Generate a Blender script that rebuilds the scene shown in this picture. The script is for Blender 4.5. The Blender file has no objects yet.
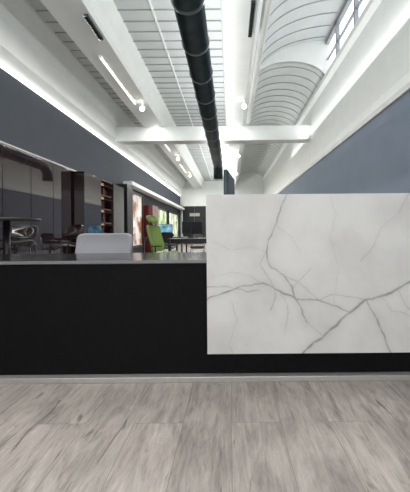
import bpy, bmesh, math, random
import numpy as np
from mathutils import Vector, Matrix, noise
random.seed(3)
S=bpy.context.scene
S.view_settings.view_transform='Standard'
COL=S.collection

# ---------------- materials ----------------
def mat(name,col,rough=0.5,metal=0.0,emis=None,es=0,coat=0,nscale=0,namt=0.0,bump=0.0,spec=0.5):
    m=bpy.data.materials.new(name); m.use_nodes=True
    nt=m.node_tree; b=nt.nodes['Principled BSDF']
    b.inputs['Base Color'].default_value=(*col,1)
    b.inputs['Roughness'].default_value=rough
    b.inputs['Metallic'].default_value=metal
    b.inputs['Coat Weight'].default_value=coat
    b.inputs['Coat Roughness'].default_value=0.03
    b.inputs['Specular IOR Level'].default_value=spec
    if emis:
        b.inputs['Emission Color'].default_value=(*emis,1); b.inputs['Emission Strength'].default_value=es
    if nscale:
        tc=nt.nodes.new('ShaderNodeTexCoord'); n=nt.nodes.new('ShaderNodeTexNoise')
        n.inputs['Scale'].default_value=nscale; n.inputs['Detail'].default_value=5
        nt.links.new(tc.outputs['Object'],n.inputs['Vector'])
        r=nt.nodes.new('ShaderNodeValToRGB')
        r.color_ramp.elements[0].position=0.3; r.color_ramp.elements[1].position=0.7
        r.color_ramp.elements[0].color=(*[c*(1-namt) for c in col],1)
        r.color_ramp.elements[1].color=(*[min(1,c*(1+namt)) for c in col],1)
        nt.links.new(n.outputs['Fac'],r.inputs['Fac']); nt.links.new(r.outputs['Color'],b.inputs['Base Color'])
        if bump:
            bp=nt.nodes.new('ShaderNodeBump'); bp.inputs['Strength'].default_value=bump; bp.inputs['Distance'].default_value=0.01
            nt.links.new(n.outputs['Fac'],bp.inputs['Height']); nt.links.new(bp.outputs['Normal'],b.inputs['Normal'])
    return m

M_white=mat('white_concrete',(0.82,0.845,0.825),0.7,nscale=3,namt=0.03)
M_panel=mat('ceiling_panel_paint',(0.56,0.59,0.585),0.7,nscale=2,namt=0.05)
M_rib=mat('ceiling_rib_paint',(0.34,0.36,0.36),0.7,nscale=4,namt=0.05)
M_wallL=mat('slate_paint',(0.036,0.045,0.060),0.75,nscale=2,namt=0.05)
M_wallR=mat('blue_grey_paint',(0.19,0.235,0.30),0.8,nscale=1.5,namt=0.05)
M_black=mat('black_laminate',(0.0045,0.0045,0.0055),0.6,nscale=40,namt=0.2,spec=0.12)
M_blackg=mat('black_satin',(0.012,0.012,0.014),0.3,nscale=10,namt=0.1)
M_alu=mat('brushed_aluminium',(0.50,0.48,0.46),0.4,0.5,nscale=30,namt=0.06)
M_top=mat('dark_gloss_worktop',(0.015,0.015,0.016),0.15,nscale=60,namt=0.05,spec=0.3)
M_edge=mat('worktop_edge_band',(0.20,0.20,0.20),0.4,nscale=60,namt=0.05)
M_duct=mat('dark_duct_metal',(0.03,0.045,0.05),0.28,0.6,nscale=8,namt=0.2)
M_ductring=mat('duct_flange_metal',(0.13,0.15,0.16),0.35,0.6,nscale=8,namt=0.2)
M_gloss=mat('smoky_gloss_lacquer',(0.024,0.014,0.017),0.02,coat=0.8,nscale=0.6,namt=0.15,spec=0.7)
M_seam=mat('seam_dark',(0.01,0.01,0.01),0.5,nscale=5,namt=0.1)
M_brown=mat('dark_walnut_gloss',(0.016,0.009,0.008),0.12,coat=0.6,nscale=3,namt=0.3)
M_grey=mat('grey_fabric',(0.33,0.33,0.355),0.9,nscale=150,namt=0.12,bump=0.2)
M_green=mat('green_fabric',(0.17,0.26,0.06),0.8,nscale=120,namt=0.12,bump=0.2)
M_red=mat('red_lacquer',(0.14,0.015,0.013),0.2,coat=0.5,nscale=3,namt=0.1)
M_chrome=mat('chrome',(0.7,0.7,0.7),0.12,1.0,nscale=3,namt=0.03)
M_led=mat('led_strip',(1,1,1),0.5,emis=(1,0.99,0.97),es=5)
M_led2=mat('led_diffuser',(1,1,1),0.5,emis=(1,0.98,0.95),es=1.6)
M_lamp=mat('lamp_face',(1,1,1),0.5,emis=(1,0.80,0.5),es=18)
M_warm=mat('warm_shelf_light',(1,0.6,0.35),0.5,emis=(1,0.5,0.3),es=0.8)
M_frame=mat('window_frame_grey',(0.30,0.32,0.34),0.4,nscale=5,namt=0.05)
M_bottle=mat('amber_bottle',(0.09,0.03,0.025),0.1,nscale=12,namt=0.5)

def glassmat():
    m=bpy.data.materials.new('window_glass'); m.use_nodes=True; nt=m.node_tree; nt.nodes.clear()
    o=nt.nodes.new('ShaderNodeOutputMaterial'); mx=nt.nodes.new('ShaderNodeMixShader')
    t=nt.nodes.new('ShaderNodeBsdfTransparent'); g=nt.nodes.new('ShaderNodeBsdfGlossy'); g.inputs['Roughness'].default_value=0.02
    mx.inputs[0].default_value=0.06
    nt.links.new(t.outputs[0],mx.inputs[1]); nt.links.new(g.outputs[0],mx.inputs[2]); nt.links.new(mx.outputs[0],o.inputs[0])
    return m
M_glass=glassmat()

def screenmat(name,cols,scale,es):
    m=bpy.data.materials.new(name); m.use_nodes=True; nt=m.node_tree; b=nt.nodes['Principled BSDF']
    tc=nt.nodes.new('ShaderNodeTexCoord'); n=nt.nodes.new('ShaderNodeTexNoise'); n.inputs['Scale'].default_value=scale; n.inputs['Detail'].default_value=3
    r=nt.nodes.new('ShaderNodeValToRGB'); r.color_ramp.interpolation='EASE'
    e=r.color_ramp.elements; e[0].position=0.3; e[0].color=(*cols[0],1); e[1].position=0.7; e[1].color=(*cols[-1],1)
    for i,c in enumerate(cols[1:-1]):
        k=e.new(0.3+0.4*(i+1)/(len(cols)-1)); k.color=(*c,1)
    nt.links.new(tc.outputs['Object'],n.inputs['Vector']); nt.links.new(n.outputs['Fac'],r.inputs['Fac'])
    nt.links.new(r.outputs['Color'],b.inputs['Base Color']); nt.links.new(r.outputs['Color'],b.inputs['Emission Color'])
    b.inputs['Emission Strength'].default_value=es; b.inputs['Roughness'].default_value=0.15
    return m
M_scr1=screenmat('garden_picture',[(0.05,0.18,0.05),(0.3,0.45,0.2),(0.7,0.7,0.55),(0.9,0.9,0.9)],1.6,0.7)
M_scr2=screenmat('warm_picture',[(0.05,0.03,0.03),(0.35,0.14,0.08),(0.8,0.75,0.7),(0.85,0.85,0.85)],1.3,0.4)
M_scr3=screenmat('computer_display',[(0.02,0.10,0.18),(0.1,0.35,0.5),(0.6,0.7,0.75)],4,0.6)

def floormat():
    m=bpy.data.materials.new('grey_oak_planks'); m.use_nodes=True; nt=m.node_tree; b=nt.nodes['Principled BSDF']
    N=nt.nodes.new; L=nt.links.new
    tc=N('ShaderNodeTexCoord'); sx=N('ShaderNodeSeparateXYZ'); L(tc.outputs['Object'],sx.inputs[0])
    cb=N('ShaderNodeCombineXYZ'); L(sx.outputs['Y'],cb.inputs['X']); L(sx.outputs['X'],cb.inputs['Y'])
    br=N('ShaderNodeTexBrick'); br.offset=0.37; br.offset_frequency=2
    br.inputs['Scale'].default_value=1; br.inputs['Brick Width'].default_value=2.3; br.inputs['Row Height'].default_value=0.235
    br.inputs['Mortar Size'].default_value=0.0012; br.inputs['Mortar Smooth'].default_value=0.3; br.inputs['Bias'].default_value=0
    br.inputs['Color1'].default_value=(0,0,0,1); br.inputs['Color2'].default_value=(1,1,1,1); br.inputs['Mortar'].default_value=(0.5,0.5,0.5,1)
    L(cb.outputs[0],br.inputs['Vector'])
    sc=N('ShaderNodeVectorMath'); sc.operation='SCALE'; sc.inputs['Scale'].default_value=9
    L(br.outputs['Color'],sc.inputs[0])
    def grain(scx,scy,det,rg,dist):
        mp=N('ShaderNodeMapping'); mp.inputs['Scale'].default_value=(scx,scy,1)
        L(tc.outputs['Object'],mp.inputs['Vector'])
        ad=N('ShaderNodeVectorMath'); ad.operation='ADD'; L(mp.outputs[0],ad.inputs[0]); L(sc.outputs[0],ad.inputs[1])
        n=N('ShaderNodeTexNoise'); n.inputs['Scale'].default_value=1; n.inputs['Detail'].default_value=det; n.inputs['Roughness'].default_value=rg; n.inputs['Distortion'].default_value=dist
        L(ad.outputs[0],n.inputs['Vector']); return n
    n1=grain(9,1.8,10,0.72,1.3); n4=grain(70,7,6,0.75,0.3)
    mm=N('ShaderNodeMix'); mm.data_type='FLOAT'; mm.inputs[0].default_value=0.38
    L(n1.outputs['Fac'],mm.inputs[2]); L(n4.outputs['Fac'],mm.inputs[3])
    r1=N('ShaderNodeValToRGB'); e=r1.color_ramp.elements
    e[0].position=0.34; e[0].color=(0.18,0.155,0.14,1); e[1].position=0.65; e[1].color=(0.57,0.515,0.475,1)
    k=e.new(0.49); k.color=(0.395,0.35,0.32,1)
    L(mm.outputs[0],r1.inputs['Fac'])
    mp2=N('ShaderNodeMapping'); mp2.inputs['Scale'].default_value=(4,2.2,1); L(tc.outputs['Object'],mp2.inputs['Vector'])
    n2=N('ShaderNodeTexNoise'); n2.inputs['Scale'].default_value=1.6; n2.inputs['Detail'].default_value=4; L(mp2.outputs[0],n2.inputs['Vector'])
    r2=N('ShaderNodeMapRange'); r2.inputs[1].default_value=0.3; r2.inputs[2].default_value=0.7; r2.inputs[3].default_value=0.80; r2.inputs[4].default_value=1.15
    L(n2.outputs['Fac'],r2.inputs[0])
    pv=N('ShaderNodeMapRange'); pv.inputs[3].default_value=0.88; pv.inputs[4].default_value=1.08
    L(br.outputs['Color'],pv.inputs[0])
    mu=N('ShaderNodeMath'); mu.operation='MULTIPLY'; L(r2.outputs[0],mu.inputs[0]); L(pv.outputs[0],mu.inputs[1])
    vm=N('ShaderNodeVectorMath'); vm.operation='SCALE'; L(r1.outputs['Color'],vm.inputs[0]); L(mu.outputs[0],vm.inputs['Scale'])
    mx=N('ShaderNodeMix'); mx.data_type='RGBA'; L(br.outputs['Fac'],mx.inputs[0]); L(vm.outputs[0],mx.inputs[6]); mx.inputs[7].default_value=(0.19,0.16,0.14,1)
    mp3=N('ShaderNodeMapping'); mp3.inputs['Scale'].default_value=(14,2.6,1); L(tc.outputs['Object'],mp3.inputs['Vector'])
    n3=N('ShaderNodeTexNoise'); n3.inputs['Scale'].default_value=1.2; n3.inputs['Detail'].default_value=6; n3.inputs['Distortion'].default_value=1.8
    L(mp3.outputs[0],n3.inputs['Vector'])
    r3=N('ShaderNodeMapRange'); r3.inputs[1].default_value=0.63; r3.inputs[2].default_value=0.72; r3.inputs[3].default_value=0; r3.inputs[4].default_value=0.7
    L(n3.outputs['Fac'],r3.inputs[0])
    mx2=N('ShaderNodeMix'); mx2.data_type='RGBA'; L(r3.outputs[0],mx2.inputs[0]); L(mx.outputs[2],mx2.inputs[6]); mx2.inputs[7].default_value=(0.12,0.10,0.088,1)
    L(mx2.outputs[2],b.inputs['Base Color']); b.inputs['Roughness'].default_value=0.42
    bp=N('ShaderNodeBump'); bp.inputs['Strength'].default_value=0.15; bp.inputs['Distance'].default_value=0.002
    L(mm.outputs[0],bp.inputs['Height']); L(bp.outputs['Normal'],b.inputs['Normal'])
    return m
M_floor=floormat()

def marblemat():
    m=bpy.data.materials.new('veined_marble'); m.use_nodes=True; nt=m.node_tree; b=nt.nodes['Principled BSDF']
    N=nt.nodes.new; L=nt.links.new
    at=N('ShaderNodeAttribute'); at.attribute_name='vein'
    tc=N('ShaderNodeTexCoord'); n=N('ShaderNodeTexNoise'); n.inputs['Scale'].default_value=4; n.inputs['Detail'].default_value=6
    L(tc.outputs['Object'],n.inputs['Vector'])
    r=N('ShaderNodeValToRGB'); r.color_ramp.elements[0].position=0.3; r.color_ramp.elements[0].color=(0.62,0.605,0.585,1)
    r.color_ramp.elements[1].position=0.6; r.color_ramp.elements[1].color=(0.73,0.715,0.69,1)
    L(n.outputs['Fac'],r.inputs['Fac'])
    mx=N('ShaderNodeMix'); mx.data_type='RGBA'; L(at.outputs['Fac'],mx.inputs[0]); L(r.outputs['Color'],mx.inputs[6]); mx.inputs[7].default_value=(0.25,0.235,0.22,1)
    L(mx.outputs[2],b.inputs['Base Color']); b.inputs['Roughness'].default_value=0.4
    return m
M_marble=marblemat()

# ---------------- mesh helpers ----------------
def addobj(name,bm,m,parent=None,smooth=False):
    me=bpy.data.meshes.new(name); bm.normal_update(); bm.to_mesh(me); bm.free()
    o=bpy.data.objects.new(name,me); COL.objects.link(o)
    if m: me.materials.append(m)
    if smooth:
        for p in me.polygons: p.use_smooth=True
    if parent: o.parent=parent
    return o
def empty(name,loc=(0,0,0),rot=0):
    e=bpy.data.objects.new(name,None); e.location=loc; e.rotation_euler=(0,0,rot); e.empty_display_size=0.2; COL.objects.link(e); return e
def bbox(bm,x0,x1,y0,y1,z0,z1):
    vs=[bm.verts.new((x,y,z)) for z in (z0,z1) for x,y in ((x0,y0),(x1,y0),(x1,y1),(x0,y1))]
    for f in ((3,2,1,0),(4,5,6,7),(0,1,5,4),(1,2,6,5),(2,3,7,6),(3,0,4,7)): bm.faces.new([vs[i] for i in f])
def box(name,x0,x1,y0,y1,z0,z1,m,parent=None,bev=0):
    bm=bmesh.new(); bbox(bm,x0,x1,y0,y1,z0,z1)
    o=addobj(name,bm,m,parent)
    if bev:
        md=o.modifiers.new('b','BEVEL'); md.width=bev; md.segments=3
    return o
def boxes(name,lst,m,parent=None):
    bm=bmesh.new()
    for b in lst: bbox(bm,*b)
    return addobj(name,bm,m,parent)
def prism(name,prof,y0,y1,m,parent=None):
    bm=bmesh.new()
    a=[bm.verts.new((x,y0,z)) for x,z in prof]; b=[bm.verts.new((x,y1,z)) for x,z in prof]
    n=len(prof)
    for i in range(n):
        j=(i+1)%n; bm.faces.new((a[i],a[j],b[j],b[i]))
    bm.faces.new(a[::-1]); bm.faces.new(b)
    bmesh.ops.recalc_face_normals(bm,faces=bm.faces[:])
    return addobj(name,bm,m,parent)
def tube(name,pts,r,m,parent=None,seg=16):
    bm=bmesh.new(); rings=[]; P=[Vector(p) for p in pts]
    rr=r if isinstance(r,(list,tuple)) else [r]*len(P)
    for i,p in enumerate(P):
        d=(P[min(i+1,len(P)-1)]-P[max(i-1,0)]).normalized()
        up=Vector((1,0,0)) if abs(d.x)<0.9 else Vector((0,1,0))
        s=d.cross(up).normalized(); t=d.cross(s).normalized()
        rings.append([bm.verts.new(p+rr[i]*(math.cos(2*math.pi*k/seg)*s+math.sin(2*math.pi*k/seg)*t)) for k in range(seg)])
    for i in range(len(rings)-1):
        for k in range(seg):
            bm.faces.new((rings[i][k],rings[i][(k+1)%seg],rings[i+1][(k+1)%seg],rings[i+1][k]))
    bm.faces.new(rings[0]); bm.faces.new(rings[-1][::-1])
    bmesh.ops.recalc_face_normals(bm,faces=bm.faces[:])
    return addobj(name,bm,m,parent,True)

# ---------------- room dims ----------------
XL,XR=-3.95,2.70
Y0,Y1=-3.5,24.0
box('floor',XL-0.3,XR+0.3,Y0,Y1+0.2,-0.1,0,M_floor)
box('wall_left',XL-0.25,XL,Y0,Y1,0,3.79,M_wallL)
box('wall_right',XR,XR+0.25,Y0,Y1,0,3.02,M_wallR)
box('wall_far',XL-0.25,XR+0.25,Y1,Y1+0.2,0,6.4,M_white)
prism('beam_right',[(XR+0.25,3.02),(XR-0.04,3.02),(XR-0.06,3.10),(XR,3.3),(XR,4.95),(XR-0.08,5.06),(XR-0.08,5.19),(XR+0.25,5.19)],Y0,Y1,M_white)
prism('beam_left',[(XL-0.25,3.79),(XL+0.02,3.79),(XL+0.02,3.86),(XL+0.22,4.02),(XL+0.22,4.45),(XL+0.42,4.95),(XL+0.42,5.15),(XL-0.25,5.15)],Y0,Y1,M_white)
box('led_strip_light',XL+0.021,XL+0.045,Y0+0.2,Y1-0.3,3.80,3.84,M_led)

ce=empty('ceiling')
box('slab',XL-0.25,0.75,Y0,Y1,5.02,5.2,M_panel,ce)
ribs=[]
y=Y0+0.3
while y<Y1:
    ribs.append((-2.05,-0.12,y,y+0.016,5.0,5.02)); ribs.append((XL+0.42,-2.9,y,y+0.016,5.0,5.02)); y+=0.30
boxes('cross_ribs',ribs,M_rib,ce)
boxes('long_ribs',[(-1.40,-1.37,Y0,Y1,4.98,5.02),(-0.75,-0.72,Y0,Y1,4.98,5.02)],M_white,ce)
def arc(x0,x1,z0,h,full,n=20):
    pts=[]
    for i in range(n+1):
        if full:
            t=math.pi*(1-i/n); cx=(x0+x1)/2; pts.append((cx+(x1-x0)/2*math.cos(t),z0+h*math.sin(t)))
        else:
            t=math.pi/2*i/n; pts.append((x1-(x1-x0)*math.cos(t),z0+h*math.sin(t)))
    return pts
def shell(name,pts,th,y0,y1,m,parent):
    outer=[(x,z+th) for x,z in pts][::-1]
    return prism(name,pts+outer,y0,y1,m,parent)
YB=8.35
near=arc(0.75,XR+0.1,5.10,1.12,False); far=arc(0.75,XR,5.15,0.5,True)
shell('shed_vault',near,0.1,Y0,YB,M_panel,ce)
shell('barrel_vault',far,0.1,YB,Y1,M_panel,ce)
prism('vault_bulkhead',near+[(XR+0.1,5.15)]+far[::-1],YB-0.02,YB+0.08,M_white,ce)
y=Y0+0.4; i=0
while y<Y1-0.3:
    src=near if y<YB-0.1 else far
    pts=[(x,z-0.018) for x,z in src[:-1]]
    shell('vault_rib_%d'%i,pts,0.016,y,y+0.02,M_rib,ce); y+=0.45; i+=1
boxes('end_cap',[(0.6,XR+0.25,Y0-0.02,Y0+0.1,5.1,6.35),(XR,XR+0.25,YB,Y1,5.19,5.4)],M_white,ce)

w=empty('window_1')
fr=[(XR,XR+0.1,Y0,YB,5.19,5.25),(XR,XR+0.1,Y0,YB,6.10,6.2),(XR+0.02,XR+0.08,Y0,YB,5.66,5.69)]
y=Y0
while y<YB: fr.append((XR,XR+0.09,y,y+0.06,5.19,6.2)); y+=1.1
boxes('frame',fr,M_frame,w)
box('glass',XR+0.05,XR+0.055,Y0,YB,5.2,6.15,M_glass,w)

prism('beam_long',[(-2.82,4.42),(-2.20,4.42),(-2.16,4.50),(-2.16,4.72),(-2.02,5.03),(-3.04,5.03),(-2.88,4.72),(-2.88,4.50)],Y0,Y1,M_white)
prism('beam_long',[(-0.02,4.42),(0.44,4.42),(0.48,4.50),(0.48,4.72),(0.78,5.14),(0.70,5.3),(-0.14,5.03),(-0.08,4.72),(-0.08,4.50)],Y0,Y1,M_white)
prism('beam_cross',[(XL+0.02,3.95),(XR-0.002,3.95),(XR-0.002,4.42),(XL+0.02,4.42)],9.9,10.3,M_white)
tube('light_tube',[(0.62,Y0+1,4.52),(0.62,9.8,4.52)],0.075,M_white)

d=empty('ventilation_duct')
tube('pipe',[(-0.46,Y0+0.1,3.6),(-0.46,11.6,3.6),(-0.46,11.85,3.57),(-0.46,12.03,3.45),(-0.46,12.1,3.28),(-0.46,12.1,3.05)],0.185,M_duct,d,32)
y=Y0+0.5; k=0
while y<11.6:
    tube('flange_%d'%k,[(-0.46,y,3.6),(-0.46,y+0.035,3.6)],0.198,M_ductring,d,32); y+=0.8; k+=1
hs=[]
y=Y0+1
while y<11.5:
    hs.append((-0.463,-0.457,y,y+0.006,3.79,5.02)); y+=2.4
boxes('hangers',hs,M_ductring,d)

for x,y in ((-2.3,8.0),(0.40,7.9),(-2.3,13.5),(0.40,13.0),(-2.3,17.5),(0.40,17.0),(-2.3,1.0),(0.4,1.0)):
    s=empty('track_spotlight')
    tube('stem',[(x,y,4.43),(x,y,4.30)],0.015,M_white,s,10)
    tube('housing',[(x,y+0.10,4.29),(x,y-0.06,4.20)],[0.05,0.065],M_white,s,20)
    tube('lens',[(x,y-0.061,4.1995),(x,y-0.068,4.195)],0.06,M_lamp,s,20)
def grille(name,x,y0,y1,z):
    g=empty(name)
    box('body',x-0.035,x+0.035,y0,y1,z,z+0.05,M_duct,g,0.01)
    n=int((y1-y0)/0.06)
    boxes('slots',[(x-0.03,x+0.03,y0+0.03+i*0.06,y0+0.05+i*0.06,z-0.006,z+0.001) for i in range(n)],M_seam,g)
grille('linear_diffuser',-2.26,4.75,5.35,4.35)
grille('linear_diffuser',0.38,4.5,5.3,4.35)
for y0 in (5.9,10.6,15.2):
    lf=empty('linear_light_fixture')
    box('housing',-2.56,-2.50,y0,y0+2.2,4.385,4.415,M_white,lf)
    box('diffuser',-2.55,-2.51,y0+0.03,y0+2.17,4.379,4.385,M_led2,lf)

# ---------------- left wall fit-out ----------------
g=empty('gloss_wall_panels')
pw=0.74; y=-1.5; k=0
while y<7.35:
    box('panel_%d'%k,XL+0.004,XL+0.05,y,y+pw-0.014,0.02,2.46,M_gloss,g,0.002); y+=pw; k+=1
box('top_trim',XL+0.004,XL+0.055,-1.5,10.4,2.482,2.51,M_alu,g)
sh=empty('display_shelving')
boxes('carcass',[(XL+0.002,XL+0.03,7.45,10.25,0.0,2.46),(XL+0.03,XL+0.32,7.45,7.50,0,2.46),(XL+0.03,XL+0.32,10.20,10.25,0,2.46),
  (XL+0.03,XL+0.32,7.45,10.25,2.42,2.46),(XL+0.03,XL+0.32,8.4,8.44,0,2.46),(XL+0.03,XL+0.32,9.3,9.34,0,2.46)],M_brown,sh)
boxes('tall_doors',[(XL+0.32,XL+0.34,7.46,8.42,0.05,2.45),(XL+0.32,XL+0.34,9.33,10.24,0.05,2.45)],M_gloss,sh)
boxes('shelves',[(XL+0.03,XL+0.30,7.5,10.2,z,z+0.03) for z in (0.35,0.8,1.2,1.6,2.0)],M_brown,sh)
boxes('shelf_lights',[(XL+0.032,XL+0.05,7.6,10.1,z-0.03,z-0.012) for z in (1.2,1.6,2.0,2.42)],M_warm,sh)
bt=[]
for z in (0.83,1.23,1.63,2.03):
    yy=7.6
    while yy<10.1:
        if not(8.3<yy<8.5 or 9.2<yy<9.4):
            h=random.uniform(0.1,0.28); ww=random.uniform(0.04,0.09); bt.append((XL+0.12,XL+0.12+ww,yy,yy+ww,z,z+h))
        yy+=random.uniform(0.12,0.25)
boxes('ornaments',bt,M_bottle,sh)
box('door_frame_black',XL+0.002,XL+0.4,10.4,11.0,0,2.62,M_blackg)
def display(name,y0,y1,z0,z1,m):
    e=empty(name)
    boxes('frame',[(XL+0.002,XL+0.09,y0,y0+0.1,z0,z1),(XL+0.002,XL+0.09,y1-0.1,y1,z0,z1),(XL+0.002,XL+0.09,y0+0.1,y1-0.1,z0,z0+0.1),(XL+0.002,XL+0.09,y0+0.1,y1-0.1,z1-0.1,z1)],M_blackg,e)
    box('picture',XL+0.002,XL+0.04,y0+0.1,y1-0.1,z0+0.1,z1-0.1,m,e)
display('framed_picture',11.2,13.4,0.3,2.6,M_scr2)
display('framed_picture',15.4,18.6,0.2,2.3,M_scr1)
display('framed_picture',19.0,22.6,0.2,2.3,M_scr1)
rc=empty('tall_red_cabinet')
box('carcass',XL+0.003,XL+0.40,13.8,14.9,0.08,2.2,M_red,rc,0.01)
boxes('plinth_and_handles',[(XL+0.02,XL+0.36,13.85,14.85,0,0.08),(XL+0.4,XL+0.42,14.28,14.30,0.9,1.5),(XL+0.4,XL+0.42,14.38,14.40,0.9,1.5),(XL+0.4,XL+0.402,14.335,14.345,0.08,2.2)],M_blackg,rc)
box('ceiling_soffit_white',XL+0.003,XL+0.35,11.1,23.9,2.70,2.84,M_white)
fd=empty('door_1')
boxes('frame',[(-3.85,-3.75,23.85,23.99,0,3.1),(-1.9,-1.8,23.85,23.99,0,3.1),(-3.85,-1.8,23.85,23.99,3.0,3.1)],M_white,fd)
boxes('leaf',[(-3.75,-2.83,23.9,23.99,0,3.0),(-2.81,-1.9,23.9,23.99,0,3.0)],M_blackg,fd)
boxes('sign_and_handles',[(-3.2,-2.4,23.87,23.9,2.2,2.45),(-2.9,-2.87,23.86,23.9,0.9,1.3),(-2.77,-2.74,23.86,23.9,0.9,1.3)],M_alu,fd)

f=empty('sky_fill_window')  # unseen glazing behind the camera, added to let sky light onto the desk front
fr=[(XL,XR,Y0-0.06,Y0,0,0.1),(XL,XR,Y0-0.06,Y0,3.6,3.7),(XL,XR,Y0-0.06,Y0,2.4,2.46)]
x=XL
while x<XR: fr.append((x,x+0.07,Y0-0.06,Y0,0,3.7)); x+=1.3
boxes('frame',fr,M_frame,f)
box('glass',XL,XR,Y0-0.035,Y0-0.03,0.1,3.6,M_glass,f)
box('wall_back',XL-0.25,XR+0.25,Y0-0.15,Y0-0.001,3.7,5.2,M_white)

# ---------------- reception desk ----------------
dk=empty('reception_desk')
XD0,XD1=-2.75,1.95
box('front_panel',XD0,XD1,1.885,1.925,0.03,0.722,M_black,dk,0.002)
box('worktop',XD0-0.01,XD1,1.878,2.58,0.724,0.748,M_top,dk,0.001)
box('worktop_edge',XD0-0.01,-0.15,1.873,1.878,0.729,0.748,M_edge,dk)
boxes('end_panels',[(XD0,XD0+0.04,1.925,2.55,0,0.722),(XD1-0.04,XD1,1.925,2.55,0,0.722),(-0.12,-0.08,1.93,2.55,0,0.722)],M_black,dk)
boxes('drawer_pedestal',[(0.6,1.0,1.98,2.5,0.03,0.70),(0.62,0.98,2.5,2.515,0.05,0.25),(0.62,0.98,2.5,2.515,0.27,0.47),(0.62,0.98,2.5,2.515,0.49,0.69)],M_top,dk)
box('kick_plate',XD0-0.02,XD1+0.02,1.835,1.885,0.0,0.034,M_alu,dk,0.004)
MX0,MX1,MZ0,MZ1,MY=-0.143,2.0,0.18,1.147,1.82
def P(px,py): return ((px-230)*MY/300.0, 0.92-(py-232)*MY/300.0)
veins=[
 ([(287,194),(280,212),(276,226),(269,240),(266,252),(270,268),(284,276),(292,288),(296,300),(306,322)],0.0030,0.75),
 ([(205,300),(222,292),(240,287),(262,283),(280,291),(297,299),(318,301),(338,308),(350,313)],0.0036,0.8),
 ([(350,313),(362,303),(380,297),(398,290),(414,281),(450,262),(520,240)],0.0068,0.8),
 ([(350,313),(336,326),(322,337),(306,350),(298,358)],0.0060,0.8),
 ([(366,303),(374,318),(383,336),(389,356)],0.0042,0.7),
 ([(266,252),(260,264),(268,278),(276,292),(270,310)],0.0022,0.5),
 ([(205,286),(226,286),(246,292),(258,290)],0.0024,0.5),
 ([(310,268),(298,282),(292,288)],0.002,0.35),
 ([(410,195),(398,214),(382,228),(372,250),(360,262)],0.0022,0.28),
 ([(212,240),(230,250),(252,248),(266,252)],0.002,0.22),
 ([(330,194),(336,215),(330,240),(338,270),(332,305)],0.002,0.18),
 ([(398,290),(404,306),(418,320),(460,345)],0.0026,0.45),
 ([(230,300),(236,320),(228,345),(232,358)],0.0018,0.25),
 ([(450,262),(470,220),(480,190)],0.003,0.6),
 ([(284,276),(300,284),(318,301)],0.0022,0.5),
 ([(318,301),(330,296),(352,298),(366,303)],0.002,0.4),
 ([(276,226),(290,236),(300,252)],0.0018,0.25),
 ([(280,291),(288,312),(284,332)],0.0018,0.35),
 ([(262,283),(250,276),(232,272),(212,276)],0.0018,0.3),
 ([(306,322),(322,337)],0.0018,0.3),
 ([(380,297),(392,312),(412,318)],0.002,0.35),
]
def build_marble_face():
    st=0.0036
    xs=np.arange(MX0,MX1+st,st); xs[-1]=MX1; zs=np.arange(MZ0,MZ1+st,st); zs[-1]=MZ1
    X,Z=np.meshgrid(xs,zs); V=np.zeros(X.shape)
    halo=np.zeros(X.shape)
    for vi,(pts,wd,stg) in enumerate(veins):
        q=[P(*p) for p in pts]; fine=[]
        for a,b in zip(q[:-1],q[1:]):
            n=max(2,int(math.hypot(b[0]-a[0],b[1]-a[1])/0.008))
            for i in range(n+1):
                t=i/n; x=a[0]+(b[0]-a[0])*t; z=a[1]+(b[1]-a[1])*t
                nv=noise.noise_vector(Vector((x*14,z*14,1.3)))*0.010+noise.noise_vector(Vector((x*45,z*45,2.1)))*0.004
                fine.append((x+nv.x,z+nv.y))
        for a,b in zip(fine[:-1],fine[1:]):
            x0,x1=min(a[0],b[0])-0.11,max(a[0],b[0])+0.11; z0,z1=min(a[1],b[1])-0.11,max(a[1],b[1])+0.11
            i0,i1=np.searchsorted(xs,x0),np.searchsorted(xs,x1); j0,j1=np.searchsorted(zs,z0),np.searchsorted(zs,z1)
            if i0>=i1 or j0>=j1: continue
            xx=X[j0:j1,i0:i1]; zz=Z[j0:j1,i0:i1]
            dx,dz=b[0]-a[0],b[1]-a[1]; L2=dx*dx+dz*dz+1e-9
            t=np.clip(((xx-a[0])*dx+(zz-a[1])*dz)/L2,0,1)
            D=np.hypot(xx-a[0]-t*dx,zz-a[1]-t*dz)
            mod=0.6+1.2*abs(noise.noise(Vector((a[0]*12,a[1]*12,vi+7))))
            v=0.95*stg*min(1.1,mod+0.1)*np.exp(-(D/(wd*1.1*mod+0.0007))**2)
            h=0.17*stg*np.exp(-(D/0.034)**2)
            V[j0:j1,i0:i1]=np.maximum(V[j0:j1,i0:i1],v); halo[j0:j1,i0:i1]=np.maximum(halo[j0:j1,i0:i1],h)
    V=np.clip(V+halo,0,1)
    ny,nx=X.shape
    co=np.stack([X,np.full(X.shape,MY),Z],-1).reshape(-1,3)
    I=np.arange(nx*ny).reshape(ny,nx)
    F=np.stack([I[:-1,:-1],I[:-1,1:],I[1:,1:],I[1:,:-1]],-1).reshape(-1,4)
    me=bpy.data.meshes.new('marble_face'); me.from_pydata(co.tolist(),[],F.tolist())
    at=me.attributes.new('vein','FLOAT','POINT'); at.data.foreach_set('value',V.reshape(-1).astype(np.float32))
    me.materials.append(M_marble)
    o=bpy.data.objects.new('marble_face',me); COL.objects.link(o); o.parent=dk
build_marble_face()
box('marble_front_slab',MX0,MX1,MY+0.0005,MY+0.03,MZ0,MZ1,M_marble,dk)
box('marble_shelf',MX0,MX1,MY+0.03,2.17,MZ1-0.03,MZ1,M_marble,dk)
box('marble_return',MX0,MX0+0.03,MY+0.055,2.17,0.749,MZ1-0.03,M_marble,dk)
box('marble_spacer',MX0+0.03,MX1-0.1,MY+0.03,1.872,0.22,MZ1-0.06,M_black,dk)

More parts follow.
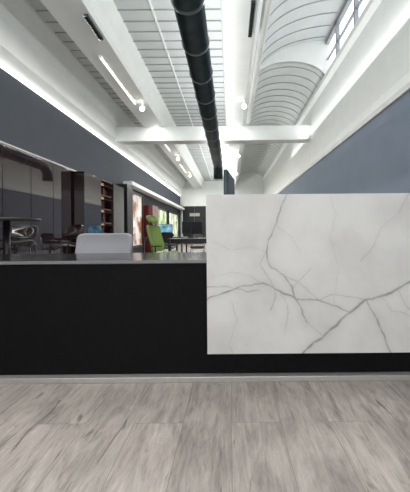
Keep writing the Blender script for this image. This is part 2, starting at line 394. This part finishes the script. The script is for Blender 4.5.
mo=empty('desk_monitor',(-0.03,2.36,0.75),math.radians(82))
box('base',-0.11,0.11,-0.09,0.09,0,0.012,M_blackg,mo,0.004)
box('post',-0.02,0.02,-0.012,0.012,0.012,0.44,M_blackg,mo,0.003)
box('screen_housing',-0.20,0.20,-0.045,-0.014,0.30,0.62,M_duct,mo,0.006)
box('screen',-0.188,0.188,-0.047,-0.0455,0.312,0.608,M_blackg,mo)

# ---------------- chairs ----------------
def cushion(name,w,h,th,curv,m,parent,loc,rot,power=4,taper=0.0):
    bm=bmesh.new(); n=12; g=[]
    for j in range(n+1):
        row=[]
        for i in range(n+1):
            u=-1+2*i/n; v=-1+2*j/n
            r=max(abs(u),abs(v)); L=(abs(u)**power+abs(v)**power)**(1/power) if r>0 else 1
            k=r/L if L>0 else 1
            uu,vv=u*k,v*k
            wv=1-taper*(vv+1)/2
            row.append(bm.verts.new((uu*w/2*wv,-curv*(uu**2)+0.03*math.sin(vv*2.2),vv*h/2)))
        g.append(row)
    for j in range(n):
        for i in range(n): bm.faces.new((g[j][i],g[j][i+1],g[j+1][i+1],g[j+1][i]))
    o=addobj(name,bm,m,parent,True); o.location=loc; o.rotation_euler=rot
    s=o.modifiers.new('s','SOLIDIFY'); s.thickness=th; s.offset=0
    b=o.modifiers.new('b','BEVEL'); b.width=th*0.3; b.segments=3
    q=o.modifiers.new('q','SUBSURF'); q.levels=1; q.render_levels=1
    return o
def office_chair(name,loc,rot,m,top,head=False):
    e=empty(name,loc,rot)
    bw=0.44 if head else 0.54
    cushion('seat',0.50,0.48,0.08,0.0,m,e,(0,0.0,0.47),(math.radians(90),0,0))
    bh=top-0.52-(0.2 if head else 0)
    cushion('backrest',bw,bh,0.05,0.08,m,e,(0,0.27,0.52+bh/2),(math.radians(-6),0,0),8,-0.04)
    if head:
        cushion('headrest',0.28,0.17,0.06,0.03,m,e,(0,0.31,top-0.085),(math.radians(-4),0,0))
        box('headrest_bar',-0.03,0.03,0.32,0.34,top-0.3,top-0.06,M_blackg,e)
    tube('back_support',[(0,0.05,0.42),(0,0.27,0.42),(0,0.33,0.5),(0,0.33,0.52+bh*0.6)],0.02,M_blackg,e,10)
    tube('gas_lift',[(0,0,0.43),(0,0,0.10)],[0.028,0.035],M_chrome,e,14)
    box('mechanism',-0.1,0.1,-0.1,0.12,0.395,0.43,M_blackg,e,0.01)
    for i in range(5):
        a=2*math.pi*i/5+0.3; c,s=math.cos(a),math.sin(a)
        tube('base_leg_%d'%i,[(0.02*c,0.02*s,0.12),(0.29*c,0.29*s,0.075)],[0.026,0.016],M_chrome,e,10)
        tube('castor_%d'%i,[(0.29*c-0.02*s,0.29*s+0.02*c,0.03),(0.29*c+0.02*s,0.29*s-0.02*c,0.03)],0.03,M_blackg,e,14)
    for sx in (-1,1):
        tube('arm_post_%d'%sx,[(sx*0.2,0.02,0.42),(sx*0.29,0.02,0.44),(sx*0.29,0.02,0.64)],0.014,M_blackg,e,10)
        box('armrest_%d'%sx,sx*0.29-0.035,sx*0.29+0.035,-0.12,0.14,0.64,0.665,M_blackg,e,0.01)
    return e
office_chair('office_chair',(-1.28,2.86,0),math.radians(4),M_grey,0.92)
office_chair('office_chair',(-1.36,6.2,0),math.radians(70),M_green,1.28,True)

def table(name,x0,x1,y0,y1,h):
    e=empty(name)
    box('top',x0,x1,y0,y1,h-0.03,h,M_blackg,e,0.004)
    for i,(x,y) in enumerate(((x0+.05,y0+.05),(x1-.05,y0+.05),(x0+.05,y1-.05),(x1-.05,y1-.05))):
        box('leg_%d'%i,x-.025,x+.025,y-.025,y+.025,0,h-0.03,M_blackg,e)
    box('rail',x0+.08,x1-.08,y0+.04,y0+.06,h-.12,h-.03,M_blackg,e)
table('meeting_table',-1.6,0.2,7.6,8.8,0.76)
table('meeting_table',-3.0,-1.6,10.2,11.4,0.76)
def monitor(x,y,z,rot):
    e=empty('computer_monitor',(x,y,z),rot)
    box('base',-0.12,0.12,-0.08,0.08,0,0.012,M_blackg,e,0.004)
    box('neck',-0.02,0.02,0.02,0.035,0.012,0.28,M_blackg,e)
    box('housing',-0.28,0.28,-0.01,0.02,0.12,0.46,M_blackg,e,0.005)
    box('display',-0.265,0.265,-0.0125,-0.0105,0.135,0.445,M_scr3,e)
monitor(-2.35,10.8,0.761,math.radians(8))
monitor(-1.05,8.3,0.761,math.radians(-160))
def side_chair(loc,rot):
    e=empty('side_chair',loc,rot)
    cushion('seat',0.44,0.44,0.05,0,M_blackg,e,(0,0,0.45),(math.radians(90),0,0))
    cushion('back',0.44,0.36,0.035,0.04,M_blackg,e,(0,0.22,0.76),(math.radians(-8),0,0))
    for i,(x,y) in enumerate(((-.19,-.19),(.19,-.19))):
        tube('leg_%d'%i,[(x,y,0.44),(x*1.05,y*1.05,0)],0.012,M_chrome,e,8)
    for i,x in enumerate((-.19,.19)):
        tube('rear_leg_%d'%i,[(x,0.23,0.8),(x,0.19,0.44),(x*1.05,0.23,0)],0.012,M_chrome,e,8)
side_chair((-1.0,9.2,0),0); side_chair((-0.3,9.2,0),0); side_chair((-2.0,9.75,0),math.pi)
bt=empty('bar_table')
tube('top',[(-3.05,4.1,1.095),(-3.05,4.1,1.13)],0.40,M_blackg,bt,48)
tube('pedestal',[(-3.05,4.1,1.095),(-3.05,4.1,0.02)],0.04,M_blackg,bt,20)
tube('foot',[(-3.05,4.1,0.0),(-3.05,4.1,0.02),(-3.05,4.1,0.04)],[0.28,0.28,0.06],M_blackg,bt,40)
def stool(loc,rot):
    e=empty('bar_stool',loc,rot)
    cushion('seat',0.40,0.38,0.05,0,M_brown,e,(0,0,0.76),(math.radians(90),0,0))
    cushion('back',0.38,0.24,0.03,0.04,M_brown,e,(0,0.19,0.95),(math.radians(-8),0,0))
    for i,(x,y) in enumerate(((-1,-1),(1,-1),(1,1),(-1,1))):
        tube('leg_%d'%i,[(x*.14,y*.14,0.74),(x*.22,y*.2,0)],0.012,M_blackg,e,8)
    tube('foot_ring',[(0.19*math.cos(t),0.18*math.sin(t),0.28) for t in [2*math.pi*k/16 for k in range(17)]],0.008,M_blackg,e,8)
stool((-2.65,4.8,0),math.radians(-25)); stool((-3.4,4.9,0),math.radians(20))

# ---------------- lights ----------------
def area(name,loc,rot,sx,sy,e,col=(1,1,1)):
    l=bpy.data.lights.new(name,'AREA'); l.shape='RECTANGLE'; l.size=sx; l.size_y=sy; l.energy=e; l.color=col
    o=bpy.data.objects.new(name,l); o.location=loc; o.rotation_euler=rot; COL.objects.link(o); return o
area('fill_downlight',(-2.4,4,4.40),(0,0,0),0.12,12,150,(1,0.98,0.95))  # fill lamps added under the long beams to light the room
area('fill_downlight',(0.21,4,4.41),(0,0,0),0.12,12,150,(1,0.98,0.95))
area('fill_downlight',(-2.4,17,4.40),(0,0,0),0.12,12,200,(1,0.98,0.95))
area('fill_downlight',(0.21,17,4.41),(0,0,0),0.12,12,200,(1,0.98,0.95))
area('fill_uplight',(-0.46,4,3.82),(math.pi,0,0),0.1,14,125,(1,1,1))  # upward fill lamps added to brighten the ceiling, no fixture modelled
area('fill_uplight',(-0.46,17.5,3.82),(math.pi,0,0),0.1,10,140,(1,1,1))
area('fill_uplight',(XR-0.15,5,4.0),(math.pi,math.radians(-25),0),0.08,16,80,(1,1,1))
W=bpy.data.worlds.new('World'); S.world=W; W.use_nodes=True
bg=W.node_tree.nodes['Background']; bg.inputs[0].default_value=(0.94,0.97,1.0,1); bg.inputs[1].default_value=2.5

# ---------------- camera ----------------
c=bpy.data.cameras.new('camera'); co=bpy.data.objects.new('camera',c); COL.objects.link(co)
c.sensor_fit='HORIZONTAL'; c.sensor_width=36; c.lens=300/410*36
c.shift_x=-25/410; c.shift_y=-14/410; c.clip_start=0.05
co.location=(0,0,0.92)
co.rotation_euler=(Matrix.Rotation(math.radians(90),4,'X')@Matrix.Rotation(math.radians(-0.5),4,'Z')).to_euler()
S.camera=co
